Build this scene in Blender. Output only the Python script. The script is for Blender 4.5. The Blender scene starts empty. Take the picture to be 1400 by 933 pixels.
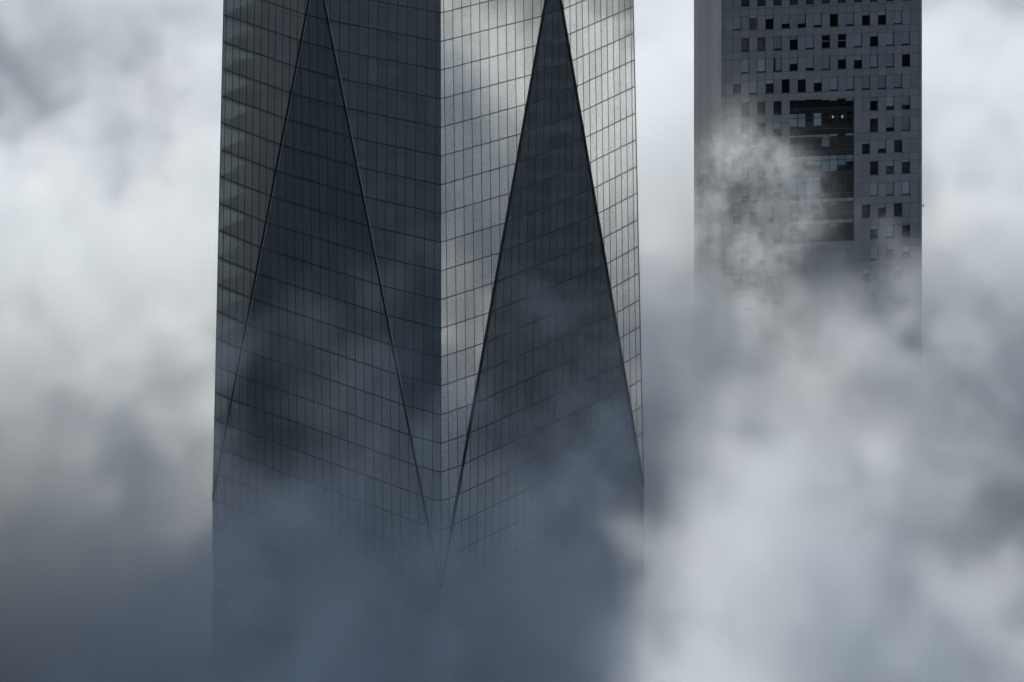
import bpy, math, random
import numpy as np
from mathutils import Vector, Matrix

random.seed(7)
scene = bpy.context.scene
COL = scene.collection

# ------------------------------------------------------------------ camera constants (metres)
CAM_Z = 370.0
F_PX = 4740.0          # focal length in pixels of a 1400 px wide frame
HORIZON = -1285.0      # image row of the horizon (far above the frame: shifted lens)

# ------------------------------------------------------------------ small helpers
def link(o, parent=None):
    COL.objects.link(o)
    if parent is not None:
        o.parent = parent
    return o

def tag(o, label=None, cat=None, group=None, kind=None):
    if label: o['label'] = label
    if cat: o['category'] = cat
    if group: o['group'] = group
    if kind: o['kind'] = kind
    return o

class MB:
    """collects polygons, builds one mesh object"""
    def __init__(self):
        self.v, self.f, self.m, self.tone = [], [], [], []
    def poly(self, pts, mat=0, tone=0.5):
        n = len(self.v)
        self.v += [tuple(p) for p in pts]
        self.f.append(tuple(range(n, n + len(pts))))
        self.m.append(mat); self.tone.append(tone)
    def box(self, o, ax, ay, az, mat=0, tone=0.5):
        """box with corner o and edge vectors ax, ay, az"""
        n = len(self.v)
        o = Vector(o); ax = Vector(ax); ay = Vector(ay); az = Vector(az)
        if ax.cross(ay).dot(az) < 0:
            ax, ay = ay, ax
        for k in range(8):
            p = o + (ax if k & 1 else Vector()) + (ay if k & 2 else Vector()) + (az if k & 4 else Vector())
            self.v.append(tuple(p))
        for q in ((0, 2, 3, 1), (4, 5, 7, 6), (0, 1, 5, 4), (2, 6, 7, 3), (0, 4, 6, 2), (1, 3, 7, 5)):
            self.f.append(tuple(n + i for i in q)); self.m.append(mat); self.tone.append(tone)
    def bar(self, a, b, side, out, w, d, mat=0, base=0.0):
        """straight bar from a to b, w wide along side, d deep along out"""
        a = Vector(a); b = Vector(b); side = Vector(side).normalized(); out = Vector(out).normalized()
        self.box(a - side * (w / 2) + out * base, b - a, side * w, out * d, mat)
    def build(self, name, mats, parent=None):
        me = bpy.data.meshes.new(name)
        me.from_pydata(self.v, [], self.f)
        if not isinstance(mats, (list, tuple)): mats = [mats]
        for m in mats: me.materials.append(m)
        me.polygons.foreach_set('material_index', self.m)
        at = me.attributes.new('tone', 'FLOAT', 'FACE')
        at.data.foreach_set('value', self.tone)
        me.update()
        return link(bpy.data.objects.new(name, me), parent)

# ------------------------------------------------------------------ materials
def new_mat(name):
    m = bpy.data.materials.new(name); m.use_nodes = True
    nt = m.node_tree; nt.nodes.clear()
    return m, nt, nt.nodes.new('ShaderNodeOutputMaterial')

def principled(name, col, rough=0.6, metal=0.0, spec=0.5, noise=0.0, scale=1.0, bump=0.0, tone=0.0):
    m, nt, out = new_mat(name)
    N, L = nt.nodes, nt.links
    b = N.new('ShaderNodeBsdfPrincipled')
    b.inputs['Base Color'].default_value = (*col, 1)
    b.inputs['Roughness'].default_value = rough
    b.inputs['Metallic'].default_value = metal
    b.inputs['Specular IOR Level'].default_value = spec
    L.new(b.outputs[0], out.inputs['Surface'])
    if noise or tone:
        mul = None
        if noise:
            tc = N.new('ShaderNodeTexCoord'); nz = N.new('ShaderNodeTexNoise')
            nz.inputs['Scale'].default_value = scale; nz.inputs['Detail'].default_value = 5
            L.new(tc.outputs['Object'], nz.inputs['Vector'])
            mr = N.new('ShaderNodeMapRange'); mr.inputs[3].default_value = 1 - noise; mr.inputs[4].default_value = 1 + noise
            L.new(nz.outputs[0], mr.inputs[0]); mul = mr.outputs[0]
        if tone:
            at = N.new('ShaderNodeAttribute'); at.attribute_name = 'tone'
            mt = N.new('ShaderNodeMapRange'); mt.inputs[3].default_value = 1 - tone; mt.inputs[4].default_value = 1 + tone
            L.new(at.outputs['Fac'], mt.inputs[0])
            if mul is not None:
                mm = N.new('ShaderNodeMath'); mm.operation = 'MULTIPLY'
                L.new(mul, mm.inputs[0]); L.new(mt.outputs[0], mm.inputs[1]); mul = mm.outputs[0]
            else: mul = mt.outputs[0]
        mx = N.new('ShaderNodeVectorMath'); mx.operation = 'SCALE'
        mx.inputs[0].default_value = col
        L.new(mul, mx.inputs['Scale']); L.new(mx.outputs[0], b.inputs['Base Color'])
    return m

def coated_glass(name, tint, refl, refl_edge, rough=0.015, tone=0.12, refl_col=(1.0, 0.975, 0.915)):
    """solar control glass: part mirror, part dark see-through tint"""
    m, nt, out = new_mat(name)
    N, L = nt.nodes, nt.links
    tr = N.new('ShaderNodeBsdfTransparent')
    gl = N.new('ShaderNodeBsdfGlossy'); gl.inputs['Roughness'].default_value = rough
    gl.inputs['Color'].default_value = (*refl_col, 1)
    lw = N.new('ShaderNodeLayerWeight'); lw.inputs['Blend'].default_value = 0.5
    pw = N.new('ShaderNodeMath'); pw.operation = 'POWER'; pw.inputs[1].default_value = 2.5
    L.new(lw.outputs['Facing'], pw.inputs[0])
    mr = N.new('ShaderNodeMapRange'); mr.inputs[3].default_value = refl; mr.inputs[4].default_value = refl_edge
    L.new(pw.outputs[0], mr.inputs[0])
    at = N.new('ShaderNodeAttribute'); at.attribute_name = 'tone'
    mt = N.new('ShaderNodeMapRange'); mt.inputs[3].default_value = 1 - tone; mt.inputs[4].default_value = 1 + tone
    L.new(at.outputs['Fac'], mt.inputs[0])
    fm = N.new('ShaderNodeMath'); fm.operation = 'MULTIPLY'
    L.new(mr.outputs[0], fm.inputs[0]); L.new(mt.outputs[0], fm.inputs[1])
    tm = N.new('ShaderNodeVectorMath'); tm.operation = 'SCALE'; tm.inputs[0].default_value = tint
    L.new(mt.outputs[0], tm.inputs['Scale']); L.new(tm.outputs[0], tr.inputs['Color'])
    mx = N.new('ShaderNodeMixShader')
    L.new(fm.outputs[0], mx.inputs[0]); L.new(tr.outputs[0], mx.inputs[1]); L.new(gl.outputs[0], mx.inputs[2])
    L.new(mx.outputs[0], out.inputs['Surface'])
    return m

def emitter(name, col, s):
    m, nt, out = new_mat(name)
    e = nt.nodes.new('ShaderNodeEmission'); e.inputs[0].default_value = (*col, 1); e.inputs[1].default_value = s
    nt.links.new(e.outputs[0], out.inputs['Surface'])
    return m

M_GLASS = coated_glass('facade_glass', (0.74, 0.82, 0.83), 0.70, 0.95, tone=0.08)
M_MULL = principled('dark_mullion', (0.032, 0.038, 0.043), 0.45)
M_RIDGE = principled('black_ridge_metal', (0.006, 0.006, 0.007), 0.5)
M_ALU = principled('pale_aluminium', (0.45, 0.45, 0.45), 0.4, metal=0.0)
M_SLAB = principled('slab_concrete', (0.06, 0.065, 0.07), 0.9, noise=0.15, scale=0.3)
M_CORE = principled('core_wall', (0.045, 0.05, 0.055), 0.9, noise=0.2, scale=0.2)
M_PANEL = principled('grey_cladding_panel', (0.195, 0.202, 0.212), 0.55, noise=0.10, scale=0.25, tone=0.10)
M_JOINT = principled('panel_joint', (0.02, 0.025, 0.032), 0.8)
M_RIB = principled('ribbed_cladding', (0.075, 0.09, 0.11), 0.6, noise=0.25, scale=0.35, tone=0.35)
M_WFRAME = principled('window_frame_paint', (0.03, 0.035, 0.042), 0.5)
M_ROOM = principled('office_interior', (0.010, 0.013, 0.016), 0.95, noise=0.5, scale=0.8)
M_BLIND = principled('roller_blind_fabric', (0.33, 0.39, 0.41), 0.9, tone=0.15)
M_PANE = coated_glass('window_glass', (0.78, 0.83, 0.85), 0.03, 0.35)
M_LOUVRE = principled('louvre_metal', (0.04, 0.042, 0.05), 0.6)
M_LAMP = emitter('ceiling_lamp_glow', (1.0, 0.95, 0.85), 0.8)
M_GROUND = principled('ground_asphalt', (0.05, 0.052, 0.055), 0.9, noise=0.3, scale=0.02)

# ------------------------------------------------------------------ ground under the fog
g = MB(); S = 6000
g.poly([(-S, -S, 0), (S, -S, 0), (S, S, 0), (-S, S, 0)])
tag(g.build('ground', M_GROUND), kind='structure')

# ------------------------------------------------------------------ glass tower
FLOOR_H = 4.163
MOD = 1.755
A_, B_ = 35.93, 30.89
C0 = Vector((-10.34, 505.3, 0))
vL = Vector((-A_, B_, 0)); vR = Vector((B_, A_, 0))
BASE = [C0, C0 + vR, C0 + vR + vL, C0 + vL]       # near, right, far, left corner (counter-clockwise from above)
CEN = (BASE[0] + BASE[2]) / 2
INSET, PUSH = 1.9, 1.5
FLOOR0 = CAM_Z - (686.5 - HORIZON) / (F_PX / C0.y)   # a floor line at the near corner
Z_B, Z_T, Z_TOP = FLOOR0 - 3 * FLOOR_H, FLOOR0 + 18 * FLOOR_H, FLOOR0 + 24 * FLOOR_H

def corner_b(i): return BASE[i % 4].copy()
def corner_t(i):
    p = BASE[i % 4]; d = (p - CEN).normalized()
    return p - d * INSET
def mid_b(i): return (corner_b(i) + corner_b(i + 1)) / 2
def mid_t(i):
    p = mid_b(i); return p + (p - CEN).normalized() * PUSH
def at(p, z): return Vector((p.x, p.y, z))

def section(z):
    """outline of the tower at height z"""
    t = min(max((z - Z_B) / (Z_T - Z_B), 0), 1)
    pts = []
    for i in range(4):
        c = corner_b(i).lerp(corner_t(i), t); pts.append(c)
        if t > 0.001:
            a, b, m = corner_b(i), corner_b(i + 1), mid_t(i)
            if t < 0.999: pts.append(a.lerp(m, t)); pts.append(b.lerp(m, t))
            else: pts.append(m)
    return [at(p, z) for p in pts]

tower = bpy.data.objects.new('glass_tower', None); link(tower); tower.location = at(CEN, 0)
tag(tower, 'glass skyscraper with dark diagonal ridges and faceted triangular faces rising from the fog', 'skyscraper')
bpy.context.view_layer.update()
TINV = Matrix.Translation(-tower.location)

def to_tower(mb):
    o = tower.location
    mb.v = [(x - o.x, y - o.y, z - o.z) for x, y, z in mb.v]
    return mb

def clip(poly, ax, lim, keep_less):
    out = []
    for i in range(len(poly)):
        p, q = poly[i], poly[(i + 1) % len(poly)]
        ip = p[ax] <= lim if keep_less else p[ax] >= lim
        iq = q[ax] <= lim if keep_less else q[ax] >= lim
        if ip: out.append(p)
        if ip != iq:
            t = (lim - p[ax]) / (q[ax] - p[ax])
            out.append((p[0] + t * (q[0] - p[0]), p[1] + t * (q[1] - p[1])))
    return out

def facet(pts, anchor):
    """glazed facet over the planar polygon pts; mullion lines start at the point anchor"""
    pts = [Vector(p) for p in pts]
    n = Vector()
    for i in range(len(pts)):
        n += (pts[i] - pts[0]).cross(pts[(i + 1) % len(pts)] - pts[0])
    n.normalize()
    out = pts[0] - at(CEN, pts[0].z)
    if n.dot(out) < 0: n = -n
    u = Vector((0, 0, 1)).cross(n).normalized()       # horizontal in the facet
    w = n.cross(u).normalized()                        # up the facet
    if w.z < 0: w = -w
    o = Vector(anchor)
    flat = [((p - o).dot(u), (p - o).dot(w)) for p in pts]
    u0, u1 = min(p[0] for p in flat), max(p[0] for p in flat)
    def P(a, b): return o + u * a + w * b
    zs0, zs1 = min(p.z for p in pts), max(p.z for p in pts)
    k0 = math.floor((zs0 - FLOOR0) / FLOOR_H) - 1
    k1 = math.ceil((zs1 - FLOOR0) / FLOOR_H) + 1
    rows = [((FLOOR0 + k * FLOOR_H) - o.z) / w.z for k in range(k0, k1 + 1)]
    cols = [j * MOD for j in range(math.floor(u0 / MOD) - 1, math.ceil(u1 / MOD) + 2)]
    gl, mu = MB(), MB()
    for r in range(len(rows) - 1):
        pr = clip(clip(flat, 1, rows[r], False), 1, rows[r + 1], True)
        if len(pr) < 3: continue
        a0, a1 = min(p[0] for p in pr), max(p[0] for p in pr)
        for c in range(len(cols) - 1):
            if cols[c + 1] < a0 or cols[c] > a1: continue
            pc = clip(clip(pr, 0, cols[c], False), 0, cols[c + 1], True)
            if len(pc) < 3: continue
            tx, ty = random.gauss(0, 0.0011), random.gauss(0, 0.0011)
            cx, cy = (cols[c] + cols[c + 1]) / 2, (rows[r] + rows[r + 1]) / 2
            q = [P(a, b) + n * ((a - cx) * tx + (b - cy) * ty) for a, b in pc]
            nn = (q[1] - q[0]).cross(q[2] - q[0])
            if nn.dot(n) < 0: q.reverse()
            gl.poly(q, 0, random.random())
        # floor line
        lo = [p for p in pr if abs(p[1] - rows[r]) < 1e-4]
        if len(lo) >= 2:
            a = min(p[0] for p in lo); b = max(p[0] for p in lo)
            if b - a > 0.2: mu.bar(P(a, rows[r]), P(b, rows[r]), w, n, 0.10, 0.075, base=-0.02)
        for c in cols:                                  # vertical mullions, a piece per storey
            if not (a0 + 0.05 < c < a1 - 0.05): continue
            ys = []
            for i in range(len(pr)):
                p, q = pr[i], pr[(i + 1) % len(pr)]
                if (p[0] - c) * (q[0] - c) <= 0 and abs(p[0] - q[0]) > 1e-9:
                    t = (c - p[0]) / (q[0] - p[0]); ys.append(p[1] + t * (q[1] - p[1]))
            if len(ys) >= 2 and max(ys) - min(ys) > 0.2:
                mu.bar(P(c, min(ys)), P(c, max(ys)), u, n, 0.058, 0.06, base=-0.02)
    for i in range(len(pts)):                           # frame round the facet
        a, b = pts[i], pts[(i + 1) % len(pts)]
        d = (b - a).normalized()
        mu.bar(a, b, d.cross(n), n, 0.07, 0.05, base=-0.02)
    f = to_tower(gl).build('facade_facet', M_GLASS, tower)
    if mu.f: to_tower(mu).build('mullion_grid', M_MULL, f)
    return f

Z_LOW = 112.0
for i in range(4):
    b0, b1 = corner_b(i), corner_b(i + 1)
    t0, t1, m = corner_t(i), corner_t(i + 1), mid_t(i)
    facet([at(b0, Z_B), at(b1, Z_B), at(m, Z_T)], at(mid_b(i), Z_B))          # upright triangle
    facet([at(b0, Z_B), at(m, Z_T), at(t0, Z_T)], at(b0, Z_B))                # its neighbours
    facet([at(b1, Z_B), at(t1, Z_T), at(m, Z_T)], at(b1, Z_B))
    facet([at(b0, Z_LOW), at(b1, Z_LOW), at(b1, Z_B), at(b0, Z_B)], at(mid_b(i), Z_B))
    facet([at(t0, Z_T), at(m, Z_T), at(m, Z_TOP), at(t0, Z_TOP)], at(t0, Z_T))
    facet([at(m, Z_T), at(t1, Z_T), at(t1, Z_TOP), at(m, Z_TOP)], at(t1, Z_T))
    # ridges along the edges of the upright triangle
    nrm = (mid_b(i) - CEN).normalized()
    for b in (b0, b1):
        rd = MB(); a_, e_ = at(b, Z_B), at(m, Z_T)
        d = (e_ - a_).normalized(); side = d.cross(nrm).normalized()
        if side.dot(Vector((1, 0, 0))) < 0: side = -side
        rd.bar(a_, e_, side, nrm, 0.30, 0.22, 0, base=-0.05)
        rd.bar(a_ + side * 0.19, e_ + side * 0.19, side, nrm, 0.07, 0.10, 1, base=-0.05)
        to_tower(rd).build('ridge_trim', [M_RIDGE, M_ALU], tower)
    ct = MB(); dg = (b0 - CEN).normalized(); sd = Vector((0, 0, 1)).cross(dg)
    ct.bar(at(b0, Z_B), at(t0, Z_T), sd, dg, 0.13, 0.10, base=-0.03)
    to_tower(ct).build('corner_trim', M_MULL, tower)

def inset_loop(pts, z, d):
    c = at(CEN, z)
    return [p + (c - p).normalized() * d for p in pts]
k = math.floor((Z_LOW - FLOOR0) / FLOOR_H)
while FLOOR0 + k * FLOOR_H < Z_TOP - 1:
    z = FLOOR0 + k * FLOOR_H
    sl = MB()
    lo = inset_loop(section(z - 0.62), z - 0.62, 0.30); hi = inset_loop(section(z - 0.62), z + 0.12, 0.30)
    hi = [Vector((p.x, p.y, z + 0.12)) for p in lo]
    sl.poly(hi); sl.poly(list(reversed(lo)))
    for i in range(len(lo)):
        j = (i + 1) % len(lo); sl.poly([lo[i], lo[j], hi[j], hi[i]])
    to_tower(sl).build('floor_slab', M_SLAB, tower)
    k += 1
co = MB()
q = [CEN + (p - CEN) * 0.70 for p in BASE]
for i in range(4):
    j = (i + 1) % 4
    co.poly([at(q[i], 0), at(q[j], 0), at(q[j], Z_TOP), at(q[i], Z_TOP)])
to_tower(co).build('core_wall', M_CORE, tower)
pw = MB()
for i in range(4):
    b0, b1 = corner_b(i), corner_b(i + 1)
    pw.poly([at(b0, 0), at(b1, 0), at(b1, Z_LOW), at(b0, Z_LOW)])
to_tower(pw).build('podium_wall', M_CORE, tower)
rf = MB(); rf.poly([p for p in inset_loop(section(Z_TOP), Z_TOP, 0.0)])
to_tower(rf).build('roof', M_SLAB, tower)

def on_face(px, py, i_face):
    """point on a tower side plane below an image position (world metres)"""
    n = (mid_b(i_face) - CEN).normalized()
    d = Vector(((px - 700) / F_PX, 1, -(py - HORIZON) / F_PX))
    o = Vector((0, 0, CAM_Z))
    t = (mid_b(i_face) - o).dot(n) / d.dot(n)
    return o + d * t, n
for (px, py) in ((464, 702), (526, 725), (537.5, 727)):
    p, n = on_face(px, py, 3)
    lp = MB(); s = Vector((0, 0, 1)).cross(n)
    lp.box(p - n * 1.2 - s * 0.13, s * 0.26, n * 0.26, Vector((0, 0, 0.1)))
    to_tower(lp).build('ceiling_light', M_LAMP, tower)
def tower_blind(px, py, i_face, h):
    p, n = on_face(px, py, i_face)
    s = Vector((0, 0, 1)).cross(n)
    bl = MB(); bl.box(p - n * 0.9 - s * 0.8, s * 1.6, n * 0.03, Vector((0, 0, -h)), tone=0.2)
    to_tower(bl).build('roller_blind', M_BLIND, tower)
for px, py, i, h in ((449, 108, 3, 1.2), (415, 512, 3, 1.0), (505, 84, 3, 3.0), (762, 2, 0, 2.5),
                     (746, 87, 0, 0.8), (754, 84, 0, 0.8), (770, 80, 0, 0.8),
                     (733, 132, 0, 1.0), (742, 129, 0, 1.0), (751, 126, 0, 1.0), (760, 123, 0, 1.0), (769, 120, 0, 1.0), (778, 117, 0, 1.0),
                     (729, 176, 0, 2.6), (738, 173, 0, 2.6), (747, 170, 0, 2.6), (756, 167, 0, 2.6), (765, 164, 0, 2.6), (774, 161, 0, 2.6), (783, 158, 0, 2.6)):
    tower_blind(px, py, i, h)

# ------------------------------------------------------------------ grey office tower
PXM = 7.3625
O0 = Vector((38.8, 643.8, 0))
du = Vector((1, 0.138, 0)).normalized(); dn = Vector((du.y, -du.x, 0))   # along the front, outward
dv = -dn                                                                # into the building
WID, DEP = 38.33, 27.0
ZJ0 = CAM_Z - (13.7 - HORIZON) / PXM
PITCH = 4.0
MW = 1.5325; EDGE = 0.78
office = bpy.data.objects.new('office_tower', None); link(office); office.location = (O0.x, O0.y, 0)
tag(office, 'grey panel clad office tower with small staggered windows half swallowed by fog', 'skyscraper')
def to_office(mb):
    mb.v = [(x - O0.x, y - O0.y, z) for x, y, z in mb.v]; return mb
def FP(u, d, z): return Vector((O0.x, O0.y, 0)) + du * u + dv * d + Vector((0, 0, z))

ROWS = {
 -1: {i: 'L' for i in range(2, 23, 2)},
 0: {1: .97, 3: .13, 5: .28, 7: .68, 9: .72, 11: .88, 13: .1, 15: .92, 17: .28, 19: .3, 21: .98},
 1: {2: 0, 4: 0, 6: .93, 8: .28, 10: .96, 12: 0.04, 14: 0, 16: .96, 18: .27, 20: .96, 22: .94},
 2: {2: .97, 4: .97, 6: .95, 8: .5, 10: .85, 12: .98, 14: .3, 16: .4, 18: .97, 20: .97, 22: .12},
 3: {1: .2, 3: .97, 5: .28, 7: 0, 9: .07, 11: .37, 13: .95, 15: .97, 17: .97, 19: .97, 21: .97},
 4: {2: 0, 4: .0, 6: 0, 18: .3, 20: .75, 22: .7},
 5: {2: 0, 4: 0, 6: .5, 18: 0, 20: .75, 22: .97},
 6: {1: 0, 3: .2, 5: .3, 17: .3, 19: .7, 21: .1},
 7: {2: 0, 4: .3, 6: .1, 18: 0, 20: .42, 22: .15},
 8: {2: .6, 4: .9, 6: .4, 18: .97, 20: .97, 22: .97},
 9: {1: .4, 3: .1, 5: .7, 17: 0, 19: .32, 21: 0},
 11: {2: .3, 4: .6, 6: .1, 18: .9, 20: .2, 22: .5}, 12: {1: .3, 3: .6, 5: .2, 17: .4, 19: .9, 21: .3}, 13: {2: .9, 4: .2, 6: .4, 18: .1, 20: .6, 22: .2},
 10: {2: .4, 4: .1, 6: .7, 18: .3, 20: .9, 22: .1},
}
BAY_ROWS = range(4, 11)
G = 0.06
wall = MB()
def panel(u0, u1, z0, z1):
    wall.box(FP(u0 + G / 2, 0, z0 + G / 2), du * (u1 - u0 - G), dv * 0.12, Vector((0, 0, z1 - z0 - G)), 0, random.random())
    wall.box(FP(u0, 0.12, z0), du * (u1 - u0), dv * 0.14, Vector((0, 0, z1 - z0)), 1)
edges = [(0, EDGE)] + [(EDGE + j * MW, EDGE + (j + 1) * MW) for j in range(24)] + [(EDGE + 24 * MW, WID)]
for r in range(-12, 18):
    zt = ZJ0 - r * PITCH; zb = zt - PITCH
    wt, wb = zt - 1.41, zt - 3.93
    for e, (u0, u1) in enumerate(edges):
        i = e - 1
        if r in BAY_ROWS and 8 <= i <= 15: continue
        row = ROWS.get(r, {})
        if i in row:
            if row[i] == 'L':
                panel(u0, u1, zt - 0.75, zt); panel(u0, u1, zb, zb + 0.42)
            else:
                panel(u0, u1, wt, zt); panel(u0, u1, zb, wb)
        else:
            panel(u0, u1, wt, zt); panel(u0, u1, zb, wt)
to_office(wall).build('front_wall', [M_PANEL, M_JOINT], office)

def room(mb, u0, u1, z0, z1, d0, d1, mat=0):
    a, b, c, d = FP(u0, d0, z0), FP(u1, d0, z0), FP(u1, d0, z1), FP(u0, d0, z1)
    A, B, Cc, D = FP(u0, d1, z0), FP(u1, d1, z0), FP(u1, d1, z1), FP(u0, d1, z1)
    mb.poly([A, B, Cc, D], mat)
    mb.poly([a, b, B, A], mat); mb.poly([d, D, Cc, c], mat); mb.poly([a, A, D, d], mat); mb.poly([b, c, Cc, B], mat)

for r, row in ROWS.items():
    zt = ZJ0 - r * PITCH
    for i, fr in row.items():
        u0 = EDGE + i * MW; u1 = u0 + MW
        if fr == 'L':
            z0, z1 = zt - PITCH + 0.42, zt - 0.75
            lv = MB()
            nsl = 14
            for s in range(nsl):
                zz = z0 + (z1 - z0) * s / nsl
                lv.poly([FP(u0 + .03, .06, zz), FP(u1 - .03, .06, zz), FP(u1 - .03, .2, zz + (z1 - z0) / nsl), FP(u0 + .03, .2, zz + (z1 - z0) / nsl)])
            to_office(lv).build('louvre_panel', M_LOUVRE, office)
            continue
        z0, z1 = zt - 3.93, zt - 1.41
        w = MB(); t = 0.05
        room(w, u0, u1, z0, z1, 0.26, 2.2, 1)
        for (ua, ub, za, zb) in ((u0, u0 + t, z0, z1), (u1 - t, u1, z0, z1), (u0 + t, u1 - t, z0, z0 + t), (u0 + t, u1 - t, z1 - t, z1)):
            w.box(FP(ua, 0.07, za), du * (ub - ua), dv * 0.17, Vector((0, 0, zb - za)), 0)
        wo = to_office(w).build('window', [M_WFRAME, M_ROOM], office)
        p = MB(); p.poly([FP(u0 + t, .17, z0 + t), FP(u1 - t, .17, z0 + t), FP(u1 - t, .17, z1 - t), FP(u0 + t, .17, z1 - t)], tone=random.random())
        to_office(p).build('pane', M_PANE, wo)
        if fr > 0.02:
            b = MB(); hh = (z1 - z0 - 2 * t) * fr
            ub0 = u0 + t + 0.02
            if r == 2 and i == 6: ub0 += 0.35
            b.box(FP(ub0, .25, z1 - t - hh), du * (u1 - t - 0.02 - ub0), dv * .02, Vector((0, 0, hh)), tone=random.random())
            to_office(b).build('blind', M_BLIND, wo)
        if r == 1 and i in (12, 14):
            b = MB(); b.box(FP(u0 + t, .22, z0 + 1.22), du * (MW - 2 * t), dv * .03, Vector((0, 0, .12)), tone=1)
            to_office(b).build('window_bar', M_BLIND, wo)

BLINDS = {4: [.1, .15, .1, .1, .22, .3, .15, .38], 5: [.75, .8, .0, .75, .0, 0, 0, 0.0], 6: [.12, .12, .12, .14, .75, .12, 0, .12],
          7: [.35, .35, .55, .55, .95, .95, .6, .4], 8: [.95, .95, .95, .95, 0, 0, 0, 0], 9: [.2, .4, .2, .3, .2, .4, .2, .2],
          10: [.2, .4, .2, .3, .2, .4, .2, .2]}
for r in BAY_ROWS:
    zt = ZJ0 - r * PITCH; zb = zt - PITCH
    ua, ub = EDGE + 8 * MW, EDGE + 16 * MW
    top = zt - (1.2 if r == 4 else 0.0)
    bay = MB()
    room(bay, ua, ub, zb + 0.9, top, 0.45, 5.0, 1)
    bay.box(FP(ua, .26, zb), du * (ub - ua), dv * .19, Vector((0, 0, 0.9)), 1)                # dark spandrel
    bay.box(FP(ua, .20, zb + .86), du * (ub - ua), dv * .25, Vector((0, 0, .08)), 0)
    bay.box(FP(ua, .20, zb + PITCH - .9), du * (ub - ua), dv * .2, Vector((0, 0, .06)), 0)
    for j in range(0, 9):
        bay.box(FP(ua + j * MW - .03, .20, zb + .94), du * .06, dv * .2, Vector((0, 0, top - zb - .94)), 0)
    bo = to_office(bay).build('glazed_bay', [M_WFRAME, M_ROOM], office)
    pane = MB()
    for j in range(8):
        u0 = ua + j * MW + .03; u1 = u0 + MW - .06
        pane.poly([FP(u0, .235, zb + .94), FP(u1, .235, zb + .94), FP(u1, .235, top), FP(u0, .235, top)], tone=random.random())
    to_office(pane).build('pane', M_PANE, bo)
    if r == 4:
        hd = MB(); hd.box(FP(ua, 0, top), du * (ub - ua), dv * .26, Vector((0, 0, 1.2 - G)), 0)
        to_office(hd).build('bay_header', [M_PANEL], bo)
    for j, fr in enumerate(BLINDS[r]):
        if fr <= 0: continue
        hh = (top - zb - 1.0) * fr
        b = MB(); b.box(FP(ua + j * MW + .07, .42, top - .12 - hh), du * (MW - .14), dv * .02, Vector((0, 0, hh)), tone=random.random())
        to_office(b).build('blind', M_BLIND, bo)
    if r == 5:
        for u in (ua + 5.45 * MW, ua + 6.6 * MW):
            b = MB(); b.box(FP(u, .8, zb + 2.75), du * .16, dv * .16, Vector((0, 0, .42)))
            to_office(b).build('ceiling_light', M_LAMP, bo)
# side, back, roof
sw = MB(); zt0 = ZJ0 + 12 * PITCH
nr = 27
for s in range(nr):
    a = 0.26 + (DEP - 0.26) * s / nr; b = 0.26 + (DEP - 0.26) * (s + .62) / nr
    sw.box(FP(0, a, 100), dv * (b - a), du * 0.3, Vector((0, 0, zt0 - 100)), 0, random.random())
sw.box(FP(.1, .26, 100), dv * (DEP - .26), du * .3, Vector((0, 0, zt0 - 100)), 0)
to_office(sw).build('ribbed_side_wall', M_RIB, office)
bw = MB()
bw.box(FP(WID - .4, .26, 100), du * .4, dv * (DEP - .26), Vector((0, 0, zt0 - 100)))
bw.box(FP(.4, DEP - .4, 100), du * (WID - .8), dv * .4, Vector((0, 0, zt0 - 100)))
to_office(bw).build('rear_wall', M_PANEL, office)
cw = MB(); cw.box(FP(3, 6, 100), du * (WID - 6), dv * (DEP - 8), Vector((0, 0, zt0 - 101)))
to_office(cw).build('core_wall', M_CORE, office)
rf = MB(); rf.box(FP(0.01, .01, zt0), du * (WID - .02), dv * (DEP - .02), Vector((0, 0, .4)))
to_office(rf).build('roof', M_JOINT, office)
lw = MB(); lw.box(FP(0, 0, 0), du * WID, dv * DEP, Vector((0, 0, 100)))
to_office(lw).build('lower_wall', M_PANEL, office)
bk = MB(); zz = CAM_Z - (296 - HORIZON) / PXM
bk.box(FP(WID, .1, zz), du * .45, dv * .1, Vector((0, 0, .12))); bk.box(FP(WID + .22, .08, zz + .12), du * .14, dv * .14, Vector((0, 0, .45)))
to_office(bk).build('wall_bracket', M_RIB, office)

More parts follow.
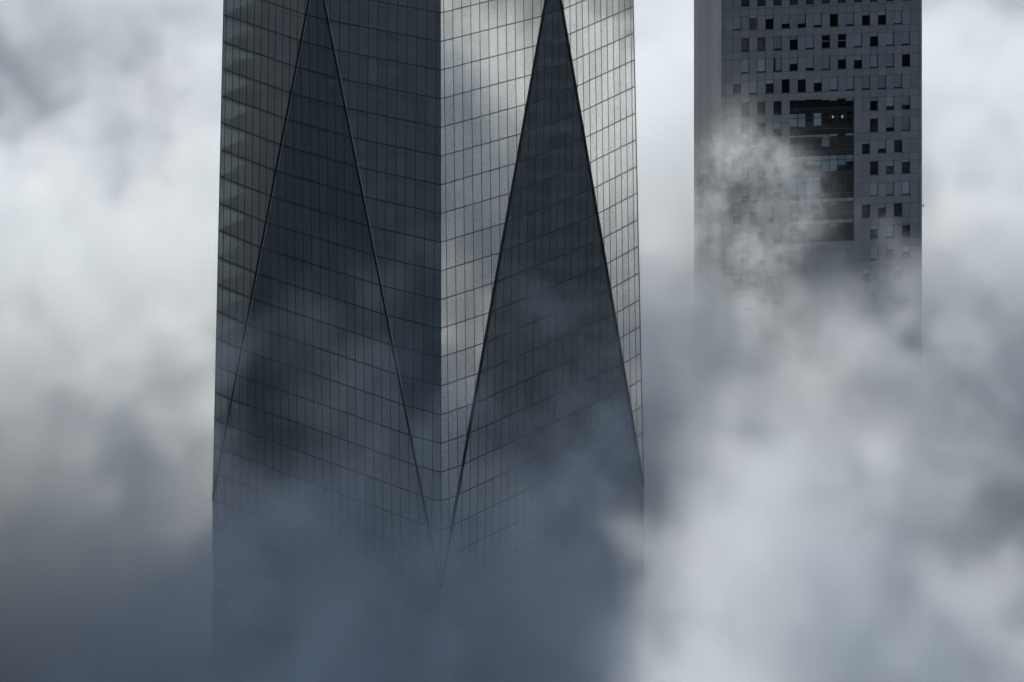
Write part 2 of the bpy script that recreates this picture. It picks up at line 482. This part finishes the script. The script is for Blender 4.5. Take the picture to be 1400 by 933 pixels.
# ------------------------------------------------------------------ out-of-view towers: dark_tower inferred from its reflection, the rest added for shade and mirroring
M_BAND = principled('grey_stone_band', (0.225, 0.25, 0.268), 0.75, noise=0.06, scale=0.05)
M_BGLASS = principled('grey_band_glass', (0.21, 0.235, 0.252), 0.45, spec=0.4, tone=0.06)
M_DGLASS2 = principled('slate_reflection_bay', (0.125, 0.15, 0.165), 0.5, spec=0.3)
M_DBAND = principled('black_stone_band', (0.030, 0.042, 0.056), 0.75, spec=0.1, noise=0.06, scale=0.05)
M_DGLASS = principled('black_band_glass', (0.022, 0.033, 0.046), 0.6, spec=0.1, tone=0.1)
def neighbour(name, label, x0, x1, y0, y1, ztop, pitch, pier, mb, mg, bay=None):
    root = bpy.data.objects.new(name, None); link(root); root.location = (x0, y0, 0)
    tag(root, label, 'skyscraper')
    ex, ey = Vector((x1 - x0, 0, 0)), Vector((0, y1 - y0, 0))
    sides = [(Vector(), ex), (ex, ey), (ex + ey, -ex), (ey, -ey)]
    wl, gz, pr = MB(), MB(), MB()
    wl.box((0.6, 0.6, 0), ex - Vector((1.2, 0, 0)), ey - Vector((0, 1.2, 0)), Vector((0, 0, 70)))
    n = int((ztop - 70) / pitch)
    for k in range(n):
        z = 70 + k * pitch
        wl.box((0, 0, z), ex, ey, Vector((0, 0, 1.3)))
        for a, d in sides:
            e = d.normalized(); out = Vector((e.y, -e.x, 0)); m = max(1, int(d.length / pier)); st = d.length / m
            for j in range(m):
                p = a + e * (j * st) - out * 0.02 + Vector((0, 0, z + 1.3))
                gz.poly([p, p + e * st, p + e * st + Vector((0, 0, pitch - 1.3)), p + Vector((0, 0, pitch - 1.3))], 0, random.random())
    for a, d in sides:
        e = d.normalized(); out = Vector((e.y, -e.x, 0)); m = max(1, int(d.length / pier)); st = d.length / m
        for j in range(m):
            p = a + e * (j * st + st / 2 - 0.2) + Vector((0, 0, 70))
            pr.box(p - out * 0.3, e * 0.4, out * 0.34, Vector((0, 0, n * pitch)))
    wl.box((-.2, -.2, 70 + n * pitch), ex + Vector((.4, 0, 0)), ey + Vector((0, .4, 0)), Vector((0, 0, 1.6)))
    if bay:
        bm = MB(); bm.box((x1 - x0, bay[0] - y0, 70), (0.5, 0, 0), (0, bay[1] - bay[0], 0), (0, 0, ztop - 75))
        bm.build('added_dark_bay', M_DGLASS2, root)  # dark slab added so the left triangle mirrors something darker
    wl.build('floor_band', mb, root); gz.build('band_glazing', mg, root); pr.build('pier', mb, root)
neighbour('banded_shade_tower', 'broad grey banded block added out of view to shade the fog and darken the left glass', -165, -110, 436, 610, 340, 4.0, 3.0, M_BAND, M_BGLASS, (488, 526))  # added off-frame, sized to shade the near fog and darken the left reflection
neighbour('dark_tower', 'slim black banded tower mirrored in the right triangle of the glass skyscraper', 95, 128, 513, 559, 222, 4.0, 3.0, M_DBAND, M_DGLASS)
neighbour('grey_shade_tower', 'plain grey banded block added unseen behind the glass skyscraper to shade the fog', -44, -14, 610, 654, 272, 4.0, 3.0, M_BAND, M_BGLASS)  # added out of sight to shade the fog pocket at right
neighbour('grey_shade_tower', 'squat grey banded block added beyond the left edge to shade the far fog', -168, -130, 790, 838, 218, 4.0, 3.0, M_BAND, M_BGLASS)  # added off-frame to shade the upper left fog

# ------------------------------------------------------------------ fog
def fft_noise(shape, vox, lo, hi, beta, seed):
    """gaussian fractal noise, features between lo and hi metres, unit variance"""
    rng = np.random.default_rng(seed)
    w = rng.standard_normal(shape).astype(np.float32)
    F = np.fft.rfftn(w)
    ks = [np.fft.fftfreq(n, d) for n, d in zip(shape, vox)]
    ks[-1] = np.fft.rfftfreq(shape[-1], vox[-1])
    K2 = ks[0][:, None, None] ** 2 + ks[1][None, :, None] ** 2 + ks[2][None, None, :] ** 2
    K = np.sqrt(K2)
    amp = (K + 1.0 / hi) ** (-beta / 2) * np.exp(-(K * lo) ** 2)
    amp[0, 0, 0] = 0
    r = np.fft.irfftn(F * amp, s=shape).astype(np.float32)
    return r / r.std()

def sstep(a, b, x):
    t = np.clip((x - a) / (b - a), 0, 1); return t * t * (3 - 2 * t)

def ground_pt(px, py, z):
    Y = (CAM_Z - z) * F_PX / (py - HORIZON)
    return (px - 700) / F_PX * Y, Y

def fog_material(name, aniso, col):
    m, nt, out = new_mat(name)
    v = nt.nodes.new('ShaderNodeVolumePrincipled')
    v.inputs['Color'].default_value = (*col, 1)
    v.inputs['Anisotropy'].default_value = aniso
    v.inputs['Density'].default_value = 1.0
    v.inputs['Density Attribute'].default_value = 'density'
    nt.links.new(v.outputs[0], out.inputs['Volume'])
    return m

def fog_object(name, lo, hi, dens, mat):
    """a density grid (x,y,z order) as a real volume: the grid values sit on a mesh's points, geometry nodes turn them into voxels"""
    nx, ny, nz = dens.shape
    me = bpy.data.meshes.new(name)
    n = nx * ny * nz
    me.vertices.add(n)
    gx, gy, gz = [np.linspace(lo[i], hi[i], dens.shape[i]).astype(np.float32) for i in range(3)]
    co = np.empty((nz, ny, nx, 3), np.float32)
    co[..., 0] = gx[None, None, :]; co[..., 1] = gy[None, :, None]; co[..., 2] = gz[:, None, None]
    me.vertices.foreach_set('co', co.ravel())
    at_ = me.attributes.new('fog_density', 'FLOAT', 'POINT')
    at_.data.foreach_set('value', np.ascontiguousarray(dens.transpose(2, 1, 0)).astype(np.float32).ravel())
    me.materials.append(mat)
    o = link(bpy.data.objects.new(name, me))
    ng = bpy.data.node_groups.new(name, 'GeometryNodeTree')
    ng.interface.new_socket('Geometry', in_out='INPUT', socket_type='NodeSocketGeometry')
    ng.interface.new_socket('Geometry', in_out='OUTPUT', socket_type='NodeSocketGeometry')
    N, L = ng.nodes, ng.links
    gi, go = N.new('NodeGroupInput'), N.new('NodeGroupOutput')
    vc = N.new('GeometryNodeVolumeCube')
    vc.inputs['Min'].default_value = lo; vc.inputs['Max'].default_value = hi
    vc.inputs['Resolution X'].default_value = nx; vc.inputs['Resolution Y'].default_value = ny; vc.inputs['Resolution Z'].default_value = nz
    vc.inputs['Background'].default_value = 0.0
    ps = N.new('GeometryNodeInputPosition'); sx = N.new('ShaderNodeSeparateXYZ'); L.new(ps.outputs[0], sx.inputs[0])
    def M(op, a, b):
        q = N.new('ShaderNodeMath'); q.operation = op
        for s, v in ((0, a), (1, b)):
            if v is None: continue
            if isinstance(v, (int, float)): q.inputs[s].default_value = v
            else: L.new(v, q.inputs[s])
        return q.outputs[0]
    ii = []
    for ax in range(3):
        t = M('SUBTRACT', sx.outputs[ax], float(lo[ax]))
        t = M('MULTIPLY', t, (dens.shape[ax] - 1) / (hi[ax] - lo[ax]))
        t = M('FLOOR', M('ADD', t, 0.5), None)
        ii.append(M('MINIMUM', M('MAXIMUM', t, 0.0), dens.shape[ax] - 1.0))
    idx = M('ADD', ii[0], M('MULTIPLY', M('ADD', ii[1], M('MULTIPLY', ii[2], float(ny))), float(nx)))
    si = N.new('GeometryNodeSampleIndex'); si.data_type = 'FLOAT'; si.domain = 'POINT'
    L.new(gi.outputs[0], si.inputs['Geometry'])
    na = N.new('GeometryNodeInputNamedAttribute'); na.data_type = 'FLOAT'; na.inputs['Name'].default_value = 'fog_density'
    L.new(na.outputs[0], si.inputs['Value']); L.new(idx, si.inputs['Index'])
    L.new(si.outputs[0], vc.inputs['Density'])
    sm = N.new('GeometryNodeSetMaterial'); sm.inputs['Material'].default_value = mat
    L.new(vc.outputs[0], sm.inputs['Geometry']); L.new(sm.outputs[0], go.inputs[0])
    md = o.modifiers.new('voxels', 'NODES'); md.node_group = ng
    return tag(o, kind='stuff')

VOX = (1.95, 1.95, 1.5)
LO = (-205.0, 372.0, 98.0); HI = (235.0, 968.0, 214.0)
shape = tuple(int(round((HI[i] - LO[i]) / VOX[i])) + 1 for i in range(3))
X, Y, Z = np.meshgrid(*[np.linspace(LO[i], HI[i], shape[i]).astype(np.float32) for i in range(3)], indexing='ij', sparse=True)
n_big = fft_noise(shape, VOX, 8, 120, 3.6, 11)
n_mid = fft_noise(shape, VOX, 2.0, 40, 3.2, 12)
n_fine = fft_noise(shape, VOX, 1.45, 16, 3.0, 13)
top = 152.0 + 0 * X + 0 * Y
# mounds and hollows: (px, py, height, spread x, spread y, lift)
MOUNDS = [
    (80, 40, 150, 60, 45, -34), (200, 190, 160, 40, 25, 10), (200, 340, 160, 40, 35, 12), (40, 200, 158, 25, 25, 8),
    (920, 180, 160, 16, 70, 10), (1330, 60, 160, 25, 60, 10), (1330, 420, 145, 30, 25, -12),
    (980, 590, 148, 40, 22, -24), (1150, 610, 150, 50, 26, -34), (1330, 620, 150, 30, 26, -34),
    (1050, 830, 172, 16, 18, 26), (1260, 885, 172, 32, 22, 23), (1390, 840, 168, 28, 22, 16), (940, 950, 178, 13, 15, 32),
    (600, 850, 150, 42, 26, 13), (800, 760, 152, 16, 24, 9), (320, 800, 150, 26, 26, 16), (1130, 405, 152, 34, 22, 9), (1200, 490, 152, 36, 17, -12), (1240, 395, 150, 22, 22, 5),
]
for px, py, z, sx_, sy_, a in MOUNDS:
    mx, my = ground_pt(px, py, z)
    top = top + a * np.exp(-((X - mx) / sx_) ** 2 - ((Y - my) / sy_) ** 2)
for mx, my, sx_, sy_, a in ((-98, 475, 24, 60, -44), (104, 538, 28, 24, -25), (150, 486, 34, 15, 40), (195, 470, 38, 30, 40), (215, 610, 45, 40, 20)):   # out of frame, shaped to brighten or darken what the glass mirrors
    top = top + a * np.exp(-((X - mx) / sx_) ** 2 - ((Y - my) / sy_) ** 2)
s = (top - Z) + 10.0 * n_big + 2.8 * n_mid
s = s - 1.3 * np.abs(n_fine) + 0.9
dens = (0.020 * sstep(-6, 8, s) + 0.050 * sstep(2, 20, s)) * (0.75 + 0.25 * np.clip(n_mid, -1.5, 1.5)) * np.clip(1.0 + 0.14 * n_fine, 0.2, 2)
dens = dens + 0.00015
# no fog inside the towers
def inside(p0, ex, ey, grow=0.3):
    lx, ly = ex.length, ey.length; ux, uy = ex / lx, ey / ly
    a = (X - p0.x) * ux.x + (Y - p0.y) * ux.y; b = (X - p0.x) * uy.x + (Y - p0.y) * uy.y
    return (a > -grow) & (a < lx + grow) & (b > -grow) & (b < ly + grow)
ins = inside(C0, vR, vL) | inside(O0, du * WID, dv * DEP)
dens = np.where(ins, 0.0, np.maximum(dens, 0.0)).astype(np.float32)
M_FOG = fog_material('fog_droplets', 0.0, (0.943, 0.974, 0.986))
fog_object('fog', LO, HI, dens, M_FOG)

# thin torn wisps close to the two facades, on finer grids
def gather(a, ix, iy, iz):
    n = a.shape
    return a[np.clip(np.rint(ix), 0, n[0] - 1).astype(np.int32), np.clip(np.rint(iy), 0, n[1] - 1).astype(np.int32), np.clip(np.rint(iz), 0, n[2] - 1).astype(np.int32)]
def wisp(lo, hi, vox, seed, env_fn, amount, swirl=None):
    global X, Y, Z
    shp = tuple(int(round((hi[i] - lo[i]) / vox)) + 1 for i in range(3))
    X, Y, Z = np.meshgrid(*[np.linspace(lo[i], hi[i], shp[i]).astype(np.float32) for i in range(3)], indexing='ij')
    base = fft_noise(shp, (vox * 0.6, vox, vox * 1.0), vox * 2.1, 18, 3.7, seed)
    wx, wz = fft_noise(shp, (vox,) * 3, 2.5, 18, 4.2, seed + 1), fft_noise(shp, (vox,) * 3, 2.5, 18, 4.2, seed + 2)
    I, J, K = np.meshgrid(*[np.arange(n, dtype=np.float32) for n in shp], indexing='ij')
    dx, dz = 3.4 * wx, 3.4 * wz
    if swirl:
        cx, cz, rad, turn = swirl
        rx, rz = X - cx, Z - cz
        ang = turn * np.exp(-(rx * rx + rz * rz) / rad ** 2)
        dx = dx + rx * np.cos(ang) - rz * np.sin(ang) - rx
        dz = dz + rx * np.sin(ang) + rz * np.cos(ang) - rz
    t = gather(base, I + dx / vox, J, K + dz / vox)
    soft = gather(wx, I + dx / vox, J, K)
    d = amount * env_fn(X, Y, Z) * (np.clip(1.05 - 1.2 * np.abs(t), 0, 1) ** 1.6 * 0.92 + 0.08) * np.clip(0.75 + 0.6 * soft, 0, 2)
    edge = 1.0
    for A, i in ((X, 0), (Y, 1), (Z, 2)):
        edge = edge * sstep(0, 3, A - lo[i]) * sstep(0, 3, hi[i] - A)
    ins = inside(C0, vR, vL, 0.15) | inside(O0, du * WID, dv * DEP, 0.15)
    fog_object('cloud_wisp', lo, hi, np.where(ins, 0, d * edge).astype(np.float32), M_FOG)
def env_office(X, Y, Z):
    cx, cz = 44.0, 163.0                                # torn ring of mist by the left corner
    r = np.sqrt(((X - cx) / 1.05) ** 2 + (Z - cz) ** 2)
    ring = np.exp(-((r - 9.0) / 3.8) ** 2) * (0.75 + 0.25 * np.clip((X - cx) / 8 + (Z - cz) / 10, -1, 1))
    plume = np.exp(-((X - 40 - (Z - 172) * 0.15) / 3.5) ** 2) * sstep(186, 176, Z) * sstep(164, 172, Z) * 0.5
    low = np.exp(-((X - 44) / 11) ** 2) * sstep(176, 158, Z) * 0.55
    return (ring * sstep(182, 168, Z) + low + plume) * np.exp(-((Y - 630) / 9.0) ** 2)
wisp((22.0, 606.0, 138.0), (72.0, 652.0, 186.0), 0.6, 31, env_office, 0.095, (44.0, 163.0, 12.0, 2.6))
def env_tower(X, Y, Z):
    right = np.exp(-((X - 12) / 13) ** 2) * np.exp(-((Y - 508) / 13) ** 2) * sstep(196, 166, Z + (12 - X) * 0.55)
    left = np.exp(-((X + 36) / 11) ** 2) * np.exp(-((Y - 512) / 12) ** 2) * sstep(172, 152, Z) * 0.9
    foot = np.exp(-((X + 10) / 20) ** 2) * np.exp(-((Y - 490) / 12) ** 2) * sstep(166, 146, Z)
    return 1.2 * right + 0.4 * left + 0.25 * foot
wisp((-58.0, 468.0, 136.0), (36.0, 545.0, 198.0), 0.9, 41, env_tower, 0.045)

# ------------------------------------------------------------------ light
SUN_AZ, SUN_EL = math.radians(-45), math.radians(44)      # azimuth from +Y towards +X
sd = Vector((math.sin(SUN_AZ) * math.cos(SUN_EL), math.cos(SUN_AZ) * math.cos(SUN_EL), math.sin(SUN_EL)))
sl = bpy.data.lights.new('sun', 'SUN'); sl.energy = 4.8; sl.angle = math.radians(0.5); sl.color = (1.0, 0.955, 0.90)
so = bpy.data.objects.new('sun', sl); link(so); so.rotation_euler = (-sd).to_track_quat('-Z', 'Y').to_euler(); so.location = (0, 600, 900)
w = bpy.data.worlds.new('World'); scene.world = w; w.use_nodes = True
nt = w.node_tree; nt.nodes.clear()
wo = nt.nodes.new('ShaderNodeOutputWorld'); bg = nt.nodes.new('ShaderNodeBackground'); sk = nt.nodes.new('ShaderNodeTexSky')
sk.sky_type = 'NISHITA'; sk.sun_disc = False; sk.sun_elevation = SUN_EL; sk.sun_rotation = SUN_AZ
sk.altitude = 200; sk.ozone_density = 0.8; sk.dust_density = 1.5
bg.inputs['Strength'].default_value = 0.085
nt.links.new(sk.outputs[0], bg.inputs[0]); nt.links.new(bg.outputs[0], wo.inputs[0])

# ------------------------------------------------------------------ camera
cd = bpy.data.cameras.new('camera'); cam = bpy.data.objects.new('camera', cd); link(cam)
cam.location = (0, 0, CAM_Z); cam.rotation_euler = (math.radians(90), 0, 0)
cd.sensor_width = 36.0; cd.lens = F_PX / 1400 * 36.0
cd.shift_y = -(466.5 - HORIZON) / 1400
cd.clip_start = 1.0; cd.clip_end = 20000
scene.camera = cam

scene.view_settings.view_transform = 'Standard'
scene.view_settings.look = 'None'
scene.view_settings.exposure = 0.06
scene.view_settings.gamma = 1.0
scene.render.engine = 'CYCLES'
cy = scene.cycles
cy.max_bounces = 10; cy.diffuse_bounces = 2; cy.glossy_bounces = 3; cy.transmission_bounces = 2
cy.transparent_max_bounces = 12; cy.volume_bounces = 5
cy.volume_step_rate = 2.0; cy.volume_max_steps = 256
cy.use_adaptive_sampling = True; cy.adaptive_threshold = 0.06
cy.use_denoising = True; cy.denoiser = 'OPENIMAGEDENOISE'
cy.sample_clamp_indirect = 6.0
